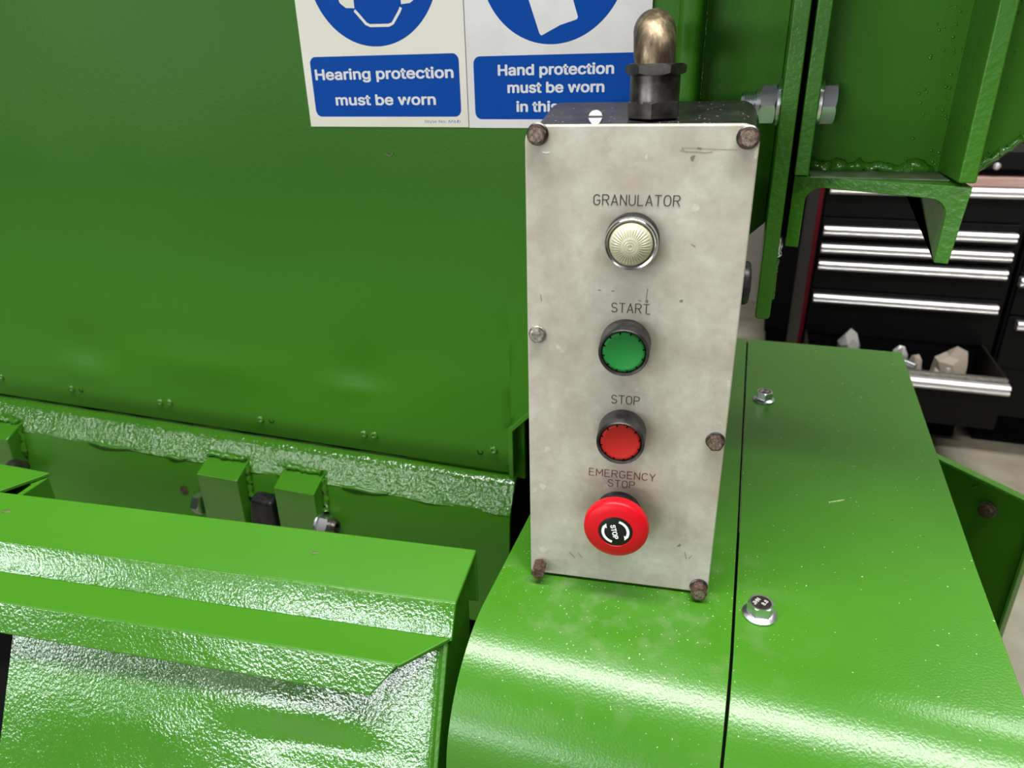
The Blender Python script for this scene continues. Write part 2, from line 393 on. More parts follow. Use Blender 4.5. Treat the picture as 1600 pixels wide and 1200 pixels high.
# rivets and open holes in pairs along the lower edge
rv = [(-.765, -.0128, 1), (-.6484, -.0146, 1), (-.6331, -.0144, 0), (-.5137, -.0161, 1), (-.4991, -.0142, 1), (-.3745, -.0194, 1),
      (-.3601, -.019, 0), (-.2435, -.0186, 1), (-.2313, -.0183, 1), (-.1109, -.0194, 0), (-.0963, -.0149, 1)]
for x, z, kind in rv:
    y = HY + dent(x, z)
    if kind: obj('rivet', lathe([(.0046, -.002), (.0046, .0003), (.0036, .0016), (.0024, .0018), (.0016, .0008), (0, .0006)], (x, y, z), 'y', 20), mGloss, hop, smooth=60)
    else: obj('rivet_hole', lathe([(.0032, -.002), (.0032, .0002), (.0024, .0002), (.0022, -.001), (0, -.001)], (x, y, z), 'y', 20), mBlack, hop)
o = obj('paint_chip', tube([(-.186, HY - .0002, .270), (-.181, HY - .0002, .268), (-.178, HY - .0002, .2705)], .0006, 6), mScratch, hop)
# unseen hood added to shade the panel and bracket: the hopper flares out towards the operator, closed at both ends
hood = [(HY + .004, .62), (-.05, .80), (-.05, 1.05), (-.045, 1.05), (-.045, .803), (HY + .009, .625)]
obj('shading_hood', prism_x(hood, -1.3, .46), mWall, hop, .001)
obj('hood_end', prism_x([(HY + .009, .625), (-.045, .803), (-.045, 1.05), (.75, 1.05), (.75, .625)], .455, .459), mWall, hop)
obj('hopper_top', box(-1.3, .455, -.045, .75, 1.04, 1.045), mWall, hop)
# post beside the signs and the panel behind it
obj('edge_post', prism_z(rrect(.0595, .0765, HY - .008, HY + .03, .006), .10, .60), mWall, hop, smooth=50)
obj('side_panel', prism_y([(.07, .155), (.13495, .218), (.13495, .61), (.07, .61)], .212, .220), mWall, hop, .001)
weld_bead([(.0765, .2115, .20), (.0765, .2115, .5)], .0012, hop, seed=3)
weld_bead([(.042, HY - .0003, .342), (.0585, HY - .0003, .342)], .0007, hop, seed=13)

# ------------------------------------------------------------------ support bracket: flange plates, channel, gusset
br = thing('support_bracket', 'green bolted steel bracket with flange plates, gusset and short channel', 'bracket', (0, 0, 0))
def rplate(x0, x1, y0, y1, z0, z1, r=.004):
    return prism_y(rrect(x0, x1, z0, z1, r, 4)[:5] + rrect(x0, x1, z0, z1, r, 4)[5:], y0, y1)
obj('flange_plate', rplate(.1350, .1455, .140, .219, .161, .61, .003), mSteel, br, .001)
obj('flange_plate', rplate(.1492, .1583, .142, .20, .2655, .61, .001), mSteel, br, .001)
obj('web_panel', box(.150, .262, .180, .188, .262, .61), mWall, br, .001)
obj('gusset_plate', prism_x([(.118, .2665), (.190, .2645), (.190, .61), (.118, .61)], .2435, .2535), mSteel, br, .0012)
# short channel, open side down, end cut slightly askew
prof = [(.1497, .2150), (.1585, .2150)]
for k in range(7):
    t = R(180 - 90 * k / 6); prof.append((.1685 + .010 * math.cos(t), .2475 + .010 * math.sin(t)))
for k in range(7):
    t = R(90 - 90 * k / 6); prof.append((.2315 + .010 * math.cos(t), .2455 + .010 * math.sin(t)))
prof += [(.2410, .2150), (.2490, .2150), (.2525, .2640), (.1497, .2645)]
def yend(x): return .148 - (x - .15) * .28
ybk = {.2150: .150}
a = [(x, yend(x), z) for x, z in prof]
b = [(x, (yend(x) + .02 if z < .2152 else .34), (.2455 if z < .2152 else z)) for x, z in prof]
b = [(x, (.215 if z0 < .2152 else .34), z) for (x, y, z), (_, z0) in zip(b, prof)]
obj('channel', loft(a, b), mSteel, br, .0008)
obj('channel_top_strip', box(.1595, .2435, yend(.2) + .006, .1795, .2643, .2652), mBare, br, .0002)
weld_bead([(.160, .178, .2670), (.243, .178, .2670)], .0042, br, seed=4, jitter=.45)
def droplets(parent, n, xr, zr, y, seed):
    rnd = random.Random(seed); bm = bmesh.new()
    for _ in range(n):
        r = rnd.uniform(.0005, .0013); x = xr[0] + (xr[1] - xr[0]) * rnd.random() ** 1.5; z = zr[0] + (zr[1] - zr[0]) * rnd.random() ** 1.4
        lathe([(r, -.0002), (r * .9, r * .35), (r * .5, r * .65), (0, r * .75)], (x, y, z), 'y', 8, bm)
    o = obj('weld_spatter', bm, mGloss, parent, smooth=80); o['kind'] = 'stuff'
droplets(br, 70, (.2425, .222), (.268, .42), .180, 3)
droplets(br, 40, (.2540, .268), (.276, .40), .156, 4)
# arm plate to the right with a rolled lower edge
obj('arm_plate', prism_y([(.2530, .2640), (.2600, .2655), (.2680, .2720), (.2840, .2875), (.36, .335), (.36, .61), (.2530, .61)], .156, .166), mWall, br, .0015)
weld_bead([(.2545, .1555, .2690), (.262, .1555, .2715), (.272, .155, .2810), (.285, .155, .2920), (.36, .155, .340)], .0022, br, seed=8)
obj('gap_shade', box(.1455, .1497, .152, .199, .2200, .61), mBlack, br)  # black filler standing in for the shaded gap between the flange plates
# bolt through the two plates
by, bz = .165, .3105
bt = obj('flange_bolt', hexhead(.0141, .0088, (.1615, by, bz), 'x', R(90) + .12), mZinc, br)
obj('bolt_shank', lathe([(.0066, 0), (.008, .0015), (.008, .055), (0, .055)], (.1085, by, bz), 'x', 24), mZinc, bt)
for k in range(7):
    obj('thread', lathe([(.0078, 0), (.0084, .0006), (.0078, .0012)], (.1102 + k * .0017, by, bz), 'x', 24), mZinc, bt)
obj('washer', lathe([(.0150, 0), (.0155, .0005), (.0155, .0025), (.0150, .003)], (.1584, by, bz), 'x', 32), mZinc, br)
obj('washer', lathe([(.0150, 0), (.0155, .0005), (.0155, .0025), (.0150, .003)], (.1320, by, bz), 'x', 32), mZinc, br)
obj('nut', hexhead(.0141, .0105, (.1214, by, bz), 'x', R(90) + .05, both=True), mZinc, br)
obj('lock_collar', lathe([(.0098, 0), (.0112, .0008), (.0112, .0035), (.0118, .0042)], (.1180, by, bz), 'x', 32), mZinc, br)
# weld runs between the two plates
weld_bead([(.1462, .150, .222), (.1462, .150, .205)], .0019, br, m=mZinc, seed=9)
weld_bead([(.1462, .152, .205), (.1462, .155, .172)], .0011, br, m=mGloss, seed=10)

# ------------------------------------------------------------------ hinge plate with lugs behind the hatch
hp = thing('hinge_plate', 'lumpy glossy green plate with welded hinge lugs under the hopper edge', 'hinge plate', (0, 0, 0))
def strip(name, prof, x0, x1, nx, m, amp, seed, parent):
    """sheet following prof (y,z) along x, with uneven hand-welded relief"""
    rnd = random.Random(seed); bm = bmesh.new(); cols = []
    ph = [(rnd.uniform(20, 90), rnd.uniform(0, 6), rnd.uniform(60, 220), rnd.uniform(0, 6)) for _ in range(6)]
    for i in range(nx + 1):
        x = x0 + (x1 - x0) * i / nx; col = []
        for y, z in prof:
            d = sum(math.sin(x * a + p) * math.sin(z * b + q) for a, p, b, q in ph) * amp / 6
            col.append(bm.verts.new((x, y + d, z + d * .4)))
        cols.append(col)
    for a, b in zip(cols, cols[1:]):
        for k in range(len(prof) - 1): bm.faces.new((a[k], b[k], b[k + 1], a[k + 1]))
    bmesh.ops.recalc_face_normals(bm, faces=bm.faces)
    if sum(f.normal.y for f in bm.faces) > 0: bmesh.ops.reverse_faces(bm, faces=bm.faces)
    bmesh.ops.solidify(bm, geom=list(bm.faces), thickness=.005)
    return obj(name, bm, m, parent, smooth=70)
up = [(.1960, -.0452), (.1920, -.0455), (.1870, -.0462), (.1830, -.0490)] + [(.1830 - .0170 * k / 8, -.049 - .0270 * k / 8) for k in range(1, 9)]
strip('upper_plate', up, -1.1, -.0735, 160, mRough, .0022, 2, hp)
lo = [(.1670, -.0740), (.1655, -.0800), (.1640, -.0880)] + [(.1638 - .012 * k / 8, -.0890 - .12 * k / 8) for k in range(1, 9)]
strip('lower_plate', lo, -1.1, -.0735, 80, mSmooth, .0012, 5, hp)
rnd = random.Random(5)
x = -.72
while x < -.12:
    ln = rnd.uniform(.03, .075)
    if rnd.random() < .55 or -.70 < x < -.62 or -.50 < x < -.44:
        pts = [(x + ln * k / 6, .1655 - .001 * math.sin(k), -.0745 + .0015 * math.sin(k * 1.3 + x * 50)) for k in range(7)]
        rr = [.0008, .0019, .0024, .0021, .0024, .0018, .0007]
        obj('weld_bead', tube(pts, rr, 10), mGloss, hp, smooth=80)
    x += ln + rnd.uniform(.01, .05)
def lug(x0, x1):
    # octagonal block: chamfered towards the top
    pr = [(.174, -.0655), (.1665, -.0670), (.1455, -.0775), (.1445, -.20), (.174, -.20)]
    return obj('hinge_lug', prism_x(pr, x0, x1), mGloss, hp, .0015)
lug(-.4420, -.3870); lug(-.3395, -.2885); lug(-.80, -.732)
for x0, x1 in ((-.442, -.387), (-.3395, -.2885), (-.80, -.732)):
    weld_bead([(x1 + .001, .166, -.070), (x1 + .002, .1635, -.085), (x1 + .002, .161, -.11)], .0034, hp, seed=int(-x1 * 100), m=mGloss)
    weld_bead([(x0, .169, -.0635), (x1, .169, -.0635)], .0034, hp, seed=int(-x0 * 100), m=mGloss)
obj('end_plate', box(-1.1, -.026, .2045, .2070, -.26, -.0420), mBlack, hp)  # black sheet added behind the hinge plate so the gaps read as shade
# hinge pins
pin = obj('hinge_nut', hexhead(.0125, .012, (-.2875, .150, -.1190), 'x', .3, both=True), mZinc, hp)
obj('washer', lathe([(.0135, 0), (.0135, .0022)], (-.2898, .150, -.1190), 'x', 28), mZinc, pin)
obj('pin_end', lathe([(.0085, 0), (.0092, .004), (.0070, .0075), (.0045, .0075), (.0045, .004), (0, .004)], (-.2758, .150, -.1190), 'x', 28), mDark, pin)
obj('hinge_bolt_head', hexhead(.0130, .010, (-.4545, .150, -.1210), 'x', .5), mZinc, hp)
obj('pin_sleeve', lathe([(.010, 0), (.0125, .001), (.0125, .014), (.010, .015)], (-.7335, .142, -.1170), 'x', 28), mDark, hp)
obj('hinge_strap', loft([(-.386, .139, -.200), (-.341, .137, -.200), (-.341, .158, -.200), (-.386, .158, -.200)],
                        [(-.372, .142, -.0960), (-.3425, .140, -.0960), (-.3425, .158, -.0930), (-.372, .158, -.0930)]), mRubber, hp, .004)
obj('old_paint_stain', lathe([(.006, 0), (.005, .0004), (0, .0004)], (-.482, .1602, -.116), 'y', 14), mRust, hp)

# ------------------------------------------------------------------ hatch
ht = thing('hatch', 'green box-section hatch with folded lip in front of the hinge lugs', 'hatch', (-.05, .0195, -.0035), .1012)
LX = -.80
def hatch_bar(pts, x0f, x1f, name, m, bevel=.0018, sm=35, seg=3):
    a = [(x0f(y, z), y, z) for y, z in pts]; b = [(x1f(y, z), y, z) for y, z in pts]
    return obj(name, loft(a, b), m, ht, bevel, sm, seg)
end = lambda y, z: y * .10
lid_pts = [(0, 0), (-.0455, -.0155), (-.0570, -.0410), (-.0535, -.0425), (-.0425, -.0195), (-.003, -.006), (-.003, -.05), (0, -.05)]
hatch_bar([(0, 0), (-.0455, -.0155), (-.0445, -.0195), (-.003, -.006), (-.003, -.05), (0, -.05)], lambda y, z: LX, end, 'top_plate', mSmooth)
hatch_bar([(-.0452, -.0153), (-.0462, -.0168), (-.0570, -.0410), (-.0535, -.0425), (-.0425, -.0195), (-.0420, -.0160)], lambda y, z: LX, lambda y, z: end(y, z) + .0002, 'front_fold', mGloss, .0008)
obj('end_plate', prism_x([(-.001, -.001), (-.0448, -.0160), (-.0560, -.0420), (-.093, -.112), (-.16, -.245), (-.02, -.245), (-.001, -.06)], -.0125, -.0085), mSteel, ht, .001)
# angle lip, its free end mitred
lip_top = [(-.0560, -.0385), (-.0850, -.0415), (-.0850, -.0450), (-.0560, -.0425)]
def mitre(y, z): return -.0065 + (y + .0565) * (.0290 / .0285) if y < -.0565 else -.0065
hatch_bar(lip_top, lambda y, z: LX, mitre, 'lip_top', mSmooth, .0012)
def mitre2(y, z): return -.0358 + (z + .0415) * .86
hatch_bar([(-.0850, -.0415), (-.0955, -.0650), (-.0925, -.0665), (-.0820, -.0430)], lambda y, z: LX, mitre2, 'lip_front', mGloss, .0015)
# body below the lip, gently bulged, rounded at its free edge
bm = bmesh.new(); cols = []
x0, x1 = -.385, -.0093; nx, nzz = 90, 40
def bodypt(x, t):
    y = -.0560 - .105 * t; z = -.0400 - .195 * t
    b = 0
    for cx, ct, sx, st, a in ((-.16, .30, .07, .10, .0025), (-.10, .42, .05, .06, -.0022), (-.24, .45, .08, .10, .0012), (-.05, .30, .03, .2, -.0012)):
        b += a * math.exp(-((x - cx) / sx) ** 2 - ((t - ct) / st) ** 2)
    e = max(0, (x - (x1 - .007)) / .007)      # rounded free edge
    y += .007 * (1 - math.sqrt(max(0, 1 - e * e)))
    return Vector((x, y - b, z + b * .5))
xsb = [x0 + (x1 - .007 - x0) * k / nx for k in range(nx + 1)] + [x1 - .007 + .007 * math.sin(R(90 * k / 6)) for k in range(1, 7)]
for x in xsb: cols.append([bm.verts.new(bodypt(x, k / nzz)) for k in range(nzz + 1)])
for a, b in zip(cols, cols[1:]):
    for k in range(nzz): bm.faces.new((a[k], b[k], b[k + 1], a[k + 1]))
bmesh.ops.recalc_face_normals(bm, faces=bm.faces)
if sum(f.normal.y for f in bm.faces) > 0: bmesh.ops.reverse_faces(bm, faces=bm.faces)
bmesh.ops.solidify(bm, geom=list(bm.faces), thickness=.005)
obj('front_plate', bm, mGloss, ht, smooth=70)
obj('gap_block', prism_x([(-.05, -.045), (-.13, -.20), (-.05, -.24), (-.01, -.05)], -.80, -.3895), mBlack, ht, .001)  # black block stands in for the dark opening left of the front plate
# hinge arm on the top edge near the far lug
obj('hinge_arm', prism_z([(-.4285, .037), (-.47, .041), (-.80, .062), (-.80, -.02), (-.4620, -.019)], -.004, -.0005), mSmooth, ht, .0008)
obj('arm_web', prism_y([(-.4300, -.0045), (-.4360, -.0045), (-.4360, -.05), (-.4300, -.05)], -.005, .0355), mGloss, ht, .001)
obj('arm_web', prism_y([(-.4360, -.0045), (-.56, -.0045), (-.56, -.05), (-.4360, -.05)], .022, .028), mGloss, ht, .001)
obj('arm_bolt', hexhead(.008, .008, (-.462, .022, -.016), 'y', .2), mOldBolt, ht)
for xx, yy, l in ((-.424, -.018, .010), (-.128, -.02, .006)):
    zz = yy * .0155 / .0455
    st = obj('paint_stain', lathe([(l * .5, 0), (l * .45, .00012), (0, .00012)], (0, 0, 0), 'z', 14), mat('brown_stain', (.06, .10, .015), .5), ht)
    st.location = (xx, yy, zz + .0002); st.rotation_euler = (-R(-18.8), 0, .3); st.scale = (1, .4, 1)

# ------------------------------------------------------------------ guard covers
def cover_profile(drop=.18, yb=.5335):
    pts = [(yb, -.03), (yb, -.0015), (yb - .0015, 0), (.30, 0), (.1, 0), (-.037, 0)]
    for k in range(1, 19):
        t = R(82 * k / 18); pts.append((-.037 - .08 * math.sin(t), -.08 * (1 - math.cos(t))))
    y, z = pts[-1]; pts.append((y - .139 * drop, z - .99 * drop))
    return pts
def cover(name, x0f, x1f, label, side):
    t = thing(name, label, 'cover', (0, 0, 0))
    P = cover_profile(); bm = bmesh.new(); A = []; B = []
    off = .0035
    inner = []
    for i, (y, z) in enumerate(P):
        a = Vector(P[max(i - 1, 0)]); b = Vector(P[min(i + 1, len(P) - 1)]); d = (b - a).normalized()
        n = Vector((-d.y, d.x)); n = n if n.dot(Vector((.2, -.3)) - Vector((y, z))) > 0 else -n
        inner.append((y + n.x * off, z + n.y * off))
    ring = P + inner[::-1]
    bm = bmesh.new(); k = len(P)
    VA = [bm.verts.new((x0f(y), y, z)) for y, z in ring]; VB = [bm.verts.new((x1f(y), y, z)) for y, z in ring]; n = len(ring)
    for i in range(n): bm.faces.new((VA[i], VA[(i + 1) % n], VB[(i + 1) % n], VB[i]))
    for V in (VA, VB):
        for i in range(k - 1): bm.faces.new((V[i], V[i + 1], V[n - 2 - i], V[n - 1 - i]))
    obj('cover_sheet', bm, mCover, t, .0012, 30)
    return t, P
right = lambda y: .3045 + max(0, y - .02) * .0305
seam = lambda y: .1430 - .0062 * max(0, y) / .53
cvL, P = cover('guard_cover', lambda y: -.0225, lambda y: seam(y) - .0009, 'narrow green guard cover with curved front that the grey control box stands on', -1)
cvR, P = cover('guard_cover', lambda y: seam(y) + .0009, right, 'wide green guard cover held by two zinc flange bolts beside the control box', 1)
def side_sheet(parent, xf, th, name='side_sheet'):
    Q = [(y, z - .004) for y, z in P[1:]] + [(.40, -.26), (.53, -.26)]
    obj(name, loft([(xf(y), y, z) for y, z in Q], [(xf(y) + th, y, z) for y, z in Q]), mSteel, parent)
side_sheet(cvL, lambda y: -.0215, .003)
side_sheet(cvR, lambda y: right(y) - .004, .003)
obj('seam_lining', loft([(seam(y) - .004, y, z - .0045) for y, z in P[1:]] + [(seam(y) - .004, y, z - .0065) for y, z in P[1:]][::-1],
                        [(seam(y) + .0008, y, z - .0045) for y, z in P[1:]] + [(seam(y) + .0008, y, z - .0065) for y, z in P[1:]][::-1]), mBlack, cvL)
for y, tr in ((.0035, R(10)), (.3460, R(35))):
    hb = obj('flange_bolt', lathe([(.0106, 0), (.0112, .0005), (.0112, .0016), (.0090, .0030), (.0078, .0034)], (.1588, y, 0), 'z', 40), mZinc, cvR, smooth=50)
    obj('bolt_head', hexhead(.0087, .0078, (.1588, y, .0028), 'z', tr), mZinc, hb)
    obj('bolt_recess', lathe([(.0066, 0), (.0066, .0003), (.0060, .0004), (0, .0004)], (.1588, y, .0103), 'z', 32), mDark, hb)
    for body, dx, dy in (('8.8', .0026, .0), ('JHN', -.0028, .0)):
        mw = Matrix.Translation((.1588 + dx, y + dy, .0108)) @ Matrix.Rotation(R(62), 4, 'Z') @ Matrix.Translation((0, -.001, 0))
        text_mesh('head_mark', body, .0052, mEdge, hb, mw, align='CENTER', bold=.00008)
# scratches and chips in the paint of the right cover
for k, (sx, sy, ex, ey) in enumerate(((.212, .158, .2245, .1655),)):
    rnd = random.Random(k); n = 14
    bm = bmesh.new()
    for q in range(n):
        px = sx + (ex - sx) * q / n; py = sy + (ey - sy) * q / n; h = rnd.uniform(.0006, .002)
        box(px, px + rnd.uniform(.0004, .0010), py - h * .5, py + h * .5, .0, .00012, bm)
    o = obj('paint_scratch', bm, mat('pale_scratch', (.48, .52, .28), .6), cvR, smooth=0); o['kind'] = 'stuff'

# angled guard panel beyond the covers
gp = thing('machine_guard', 'dark green angled guard panel with pale rim standing beyond the wide cover', 'panel', (.33, .495, -.1))
gp.rotation_euler = (0, 0, math.atan2(.387 - .4598, .4364 - .3646))
obj('panel_sheet', box(.0, .168, .003, .006, -.619, -.002), mSteel, gp, .0005)
obj('rim', box(.0, .172, -.004, .007, -.004, 0), mCover, gp, .001)
obj('rim', box(.168, .172, -.004, .007, -.62, -.004), mCover, gp, .001)
pb = obj('panel_bolt', hexhead(.0085, .010, (.121, .003, -.034), 'y', .3), mRust, gp)
obj('bolt_collar', lathe([(.0095, 0), (.0095, .003)], (.121, .003, -.034), 'y', 20), mOldBolt, pb)
obj('floor_foot', box(.02, .15, -.03, .04, -.62, -.612), mSteel, gp, .001)
obj('paint_drip', tube([(.098, .002, -.018), (.103, .002, -.012)], .0014, 8), mCover, gp)

# ------------------------------------------------------------------ control box
TH = 0.10025
cb = thing('control_box', 'stained grey granulator control box with push buttons and red emergency stop', 'control box', (0, 0, 0), TH)
W, H = .125, .3092
# lid: a plate with rounded top corners
def lid_outline(i=0):
    r = .009 - i; pts = []; lo = .0021
    for cx, cz, a, rr in ((W - i - .002, lo + .002 + i, -90, .002), (W - i - r, H - i - r, 0, r), (i + r, H - i - r, 90, r), (i + .002, lo + .002 + i, 180, .002)):
        for k in range(9):
            t = R(a + 90 * k / 8); pts.append((cx + rr * math.cos(t), cz + rr * math.sin(t)))
    return pts
lid = obj('lid', prism_y(lid_outline(), 0, .004), mLid, cb, .0010, 35, 2)
obj('lid_edge', prism_y([(x * .9995 + .00003, z * 1.0006) for x, z in lid_outline(-.0001)], .0012, .0036), mEdge, lid)
# cast body, drafted, wider at its back
def ring(x0, x1, z1, r, y):
    p = []
    for cx, cz, a, rr in ((x1 - .004, .004, -90, .004), (x1 - r, z1 - r, 0, r), (x0 + r, z1 - r, 90, r), (x0 + .004, .004, 180, .004)):
        for k in range(9):
            t = R(a + 90 * k / 8); p.append((cx + rr * math.cos(t), y, cz + rr * math.sin(t)))
    return p
obj('body', loft(ring(.0012, .1238, .3080, .009, .004), ring(-.0025, .1305, .3160, .010, .090)), mBody, cb, .0015, 35)
obj('lid_gap_strip', prism_y([(x, z) for x, z in [(.004, -.0012), (.121, -.0012), (.121, .003), (.004, .003)]], .003, .085), mBlack, cb)  # black strip stands in for the dark gap under the lid
# screws of the lid
def lid_bolt(u, z, r, h, m, turn, wash=True):
    b = obj('lid_bolt', hexhead(r, h, (u, -.0012, z), 'y', turn), m, cb)
    obj('head_face', lathe([(r * .74, 0), (r * .74, .0001), (0, .0001)], (u, -.0012 - h, z), 'y', 24), mRustFace if m is mRust and wash else m, b)
    if wash: obj('washer', lathe([(r * 1.14, 0), (r * 1.16, .0006), (r * 1.02, .0012)], (u, 0, z), 'y', 28), mDark if m is mRust else m, b)
lid_bolt(.0074, .3047, .0053, .0046, mRust, .2)
lid_bolt(.1190, .3028, .0053, .0044, mRust, .4)
lid_bolt(.0064, .1870, .0048, .0030, mOldBolt, .25)
lid_bolt(.1190, .1225, .0052, .0040, mRust, .1)
lid_bolt(.0072, .0105, .0050, .0105, mRust, .3, False)
lid_bolt(.1185, .0075, .0054, .0080, mRust, .1)
# black stop plug in the right-hand side of the body
obj('side_plug', lathe([(.0125, 0), (.0135, .002), (.0135, .0055), (.0125, .007), (.009, .0075), (.0085, .0055), (0, .0055)], (.1255, .044, .212), 'x', 32), mBlackPl, cb)
# slotted screw standing in the front of the top
sc_t = Matrix.Rotation(R(62), 4, 'X')
sc = obj('slotted_screw', lathe([(.0020, -.004), (.0020, 0), (.0039, 0), (.0041, .0004), (.0041, .0014), (.0037, .0020)], (.0385, .0065, .3122), rot=sc_t, n=32), mZinc, cb)
s2 = obj('slot', box(-.0040, .0040, -.0005, .0005, .0019, .00215), mDark, sc); s2.matrix_local = Matrix.Translation((.0385, .0065, .3122)) @ sc_t
# cable gland and brass elbow
gu, gv = .0685, .0305
gl = obj('cable_gland', lathe([(.0138, 0), (.0138, .014), (.0132, .0155)], (gu, gv, .3185), 'z', 40), mDark, cb)
obj('base_nut', hexhead(.0157, .0088, (gu, gv, .3108), 'z', R(-90) - TH + .06), mDark, gl)
obj('top_nut', hexhead(.0168, .0058, (gu, gv, .3330), 'z', R(-60) - TH + .1, both=True), mDark, gl)
pth = [(gu, gv, .334), (gu - .0002, gv, .337), (gu - .0006, gv, .3405)]
for k in range(1, 13):
    t = R(88 * k / 12); pth.append((gu - .0008 - .0016 * k / 12, gv + .0140 * (1 - math.cos(t)), .3410 + .0140 * math.sin(t)))
pth += [(gu - .0030, gv + .030, .3556), (gu - .0040, gv + .050, .3560)]
el = obj('brass_elbow', tube(pth, [.0113] * 3 + [.0116] * 12 + [.0112] * 2, 32), mBrass, cb, smooth=60)
obj('conduit', tube([(gu - .0040, gv + .048, .3560), (gu - .0055, gv + .088, .3568)], .0095, 20), mDark, el, smooth=60)

# --- pilot lamp
lz, lu = .2478, .0618
lamp = obj('pilot_lamp', lathe([(.0149, 0), (.0153, .0005), (.0153, .0066), (.0149, .0072)], (lu, 0, lz), 'y', 56), mBlackPl, cb)
obj('chrome_bezel', lathe([(.0143, .0070), (.0150, .0081), (.0150, .0117), (.0146, .0133), (.0139, .0139), (.0130, .0137), (.0126, .0127), (.0124, .0115), (.0124, .0100), (.0, .0100)], (lu, 0, lz), 'y', 64), mChrome, lamp, smooth=50)
bm = bmesh.new(); n = 144; T = Matrix.Translation((lu, 0, lz)) @ AX['y']; rings = []
rl = .0123
for k in range(26):
    f = k / 25; r = rl * (1 - f); rr = r / rl
    h = .0112 + .0088 * math.sqrt(max(0, 1 - rr ** 2.2))
    row = []
    for q in range(n):
        t = 2 * math.pi * q / n
        d = 0
        if .40 < rr < .90: d = .00036 * math.sin(36 * t) * min(1, (rr - .40) / .06, (.90 - rr) / .06)
        elif rr <= .40: d = .00022 * math.cos(rr / .40 * math.pi * 7)
        row.append(bm.verts.new(T @ Vector((r * math.cos(t), r * math.sin(t), h + d))) if r > 1e-6 else None)
    if row[0] is None: row = [bm.verts.new(T @ Vector((0, 0, h)))]
    rings.append(row)
for a, b in zip(rings, rings[1:]):
    for q in range(n):
        f = list(dict.fromkeys([a[q % len(a)], a[(q + 1) % len(a)], b[(q + 1) % len(b)], b[q % len(b)]]))
        bm.faces.new(f)
obj('ribbed_lens', bm, mLens, lamp, smooth=70)

# --- push buttons
def push_button(z, u, m, name):
    b = obj(name, lathe([(.0150, 0), (.0152, .0006), (.0150, .0155), (.0147, .0171), (.0141, .0177), (.0133, .0173), (.0130, .0157), (.0130, .0125), (0, .0125)], (u, 0, z), 'y', 56), mBlackPl, cb, smooth=50)
    obj('button_cap', lathe([(.0126, .0120), (.0126, .0157), (.0122, .0163), (.0108, .0165), (.0098, .0161), (.0, .0159)], (u, 0, z), 'y', 56), m, b, smooth=50)
    for k in range(12):
        t = R(30 * k + 12); r0 = .0119
        o = obj('notch', box(-.00045, .00045, -.0007, .0007, 0, .0004), mBlack, b, smooth=0)
        o.matrix_local = Matrix.Translation((u + r0 * math.cos(t), -.0161, z + r0 * math.sin(t))) @ Matrix.Rotation(-t + R(90), 4, 'Y') @ Matrix.Rotation(R(90), 4, 'X')
push_button(.1846, .0607, mBtnG, 'start_button')
push_button(.1242, .0612, mBtnR, 'stop_button')

# --- emergency stop
eu, ez = .0612, .0630
es = obj('emergency_stop', lathe([(.0150, 0), (.0150, .007), (.0125, .010), (.0120, .016)], (eu, 0, ez), 'y', 48), mBlackPl, cb)
cap = obj('mushroom_cap', lathe([(.0120, 0.0135), (.0190, 0.0140), (.0207, 0.0152), (.0212, 0.0170), (.0210, 0.0208), (.0203, 0.0226), (.0192, 0.0234), (.0150, 0.0242), (.0113, 0.0247), (.0110, 0.0242), (0, 0.0242)], (eu, 0, ez), 'y', 72), mStopR, es, smooth=40)
obj('disc_label', lathe([(.0109, 0.0240), (.0109, 0.0244), (.0105, 0.0246), (0, 0.0246)], (eu, 0, ez), 'y', 48), mDisc, es)
FT = Matrix.Translation((eu, -.0247, ez)) @ Matrix.Rotation(R(90), 4, 'X') @ Matrix.Rotation(R(-76), 4, 'Z')
text_mesh('stop_lettering', 'STOP', .0060, mWhiteInk, es, FT @ Matrix.Translation((0, -.0022, 0)), bold=.00014, align='CENTER', sx=.98, spacing=1.0)
def arc_arrow(a0, a1, head_at_end):
    bm = bmesh.new(); ri, ro = .0072, .0090; n = 14; F = FT; A = []
    sgn = 1 if a1 > a0 else -1
    ah = R(22) * sgn; e = a1 - ah
    for k in range(n + 1):
        t = a0 + (e - a0) * k / n; A.append([bm.verts.new(F @ Vector((r * math.cos(t), r * math.sin(t), .0001))) for r in (ri, ro)])
    for p, q in zip(A, A[1:]): bm.faces.new((p[0], p[1], q[1], q[0]))
    tr = [bm.verts.new(F @ Vector((r * math.cos(t), r * math.sin(t), .0001))) for r, t in ((ri - .0012, e), (ro + .0001, e), ((ri + ro) / 2 + .0004, a1))]
    bm.faces.new(tr)
    obj('rotation_arrow', bm, mWhiteInk, es, smooth=0)
arc_arrow(R(152), R(32), True); arc_arrow(R(-28), R(-148), True)

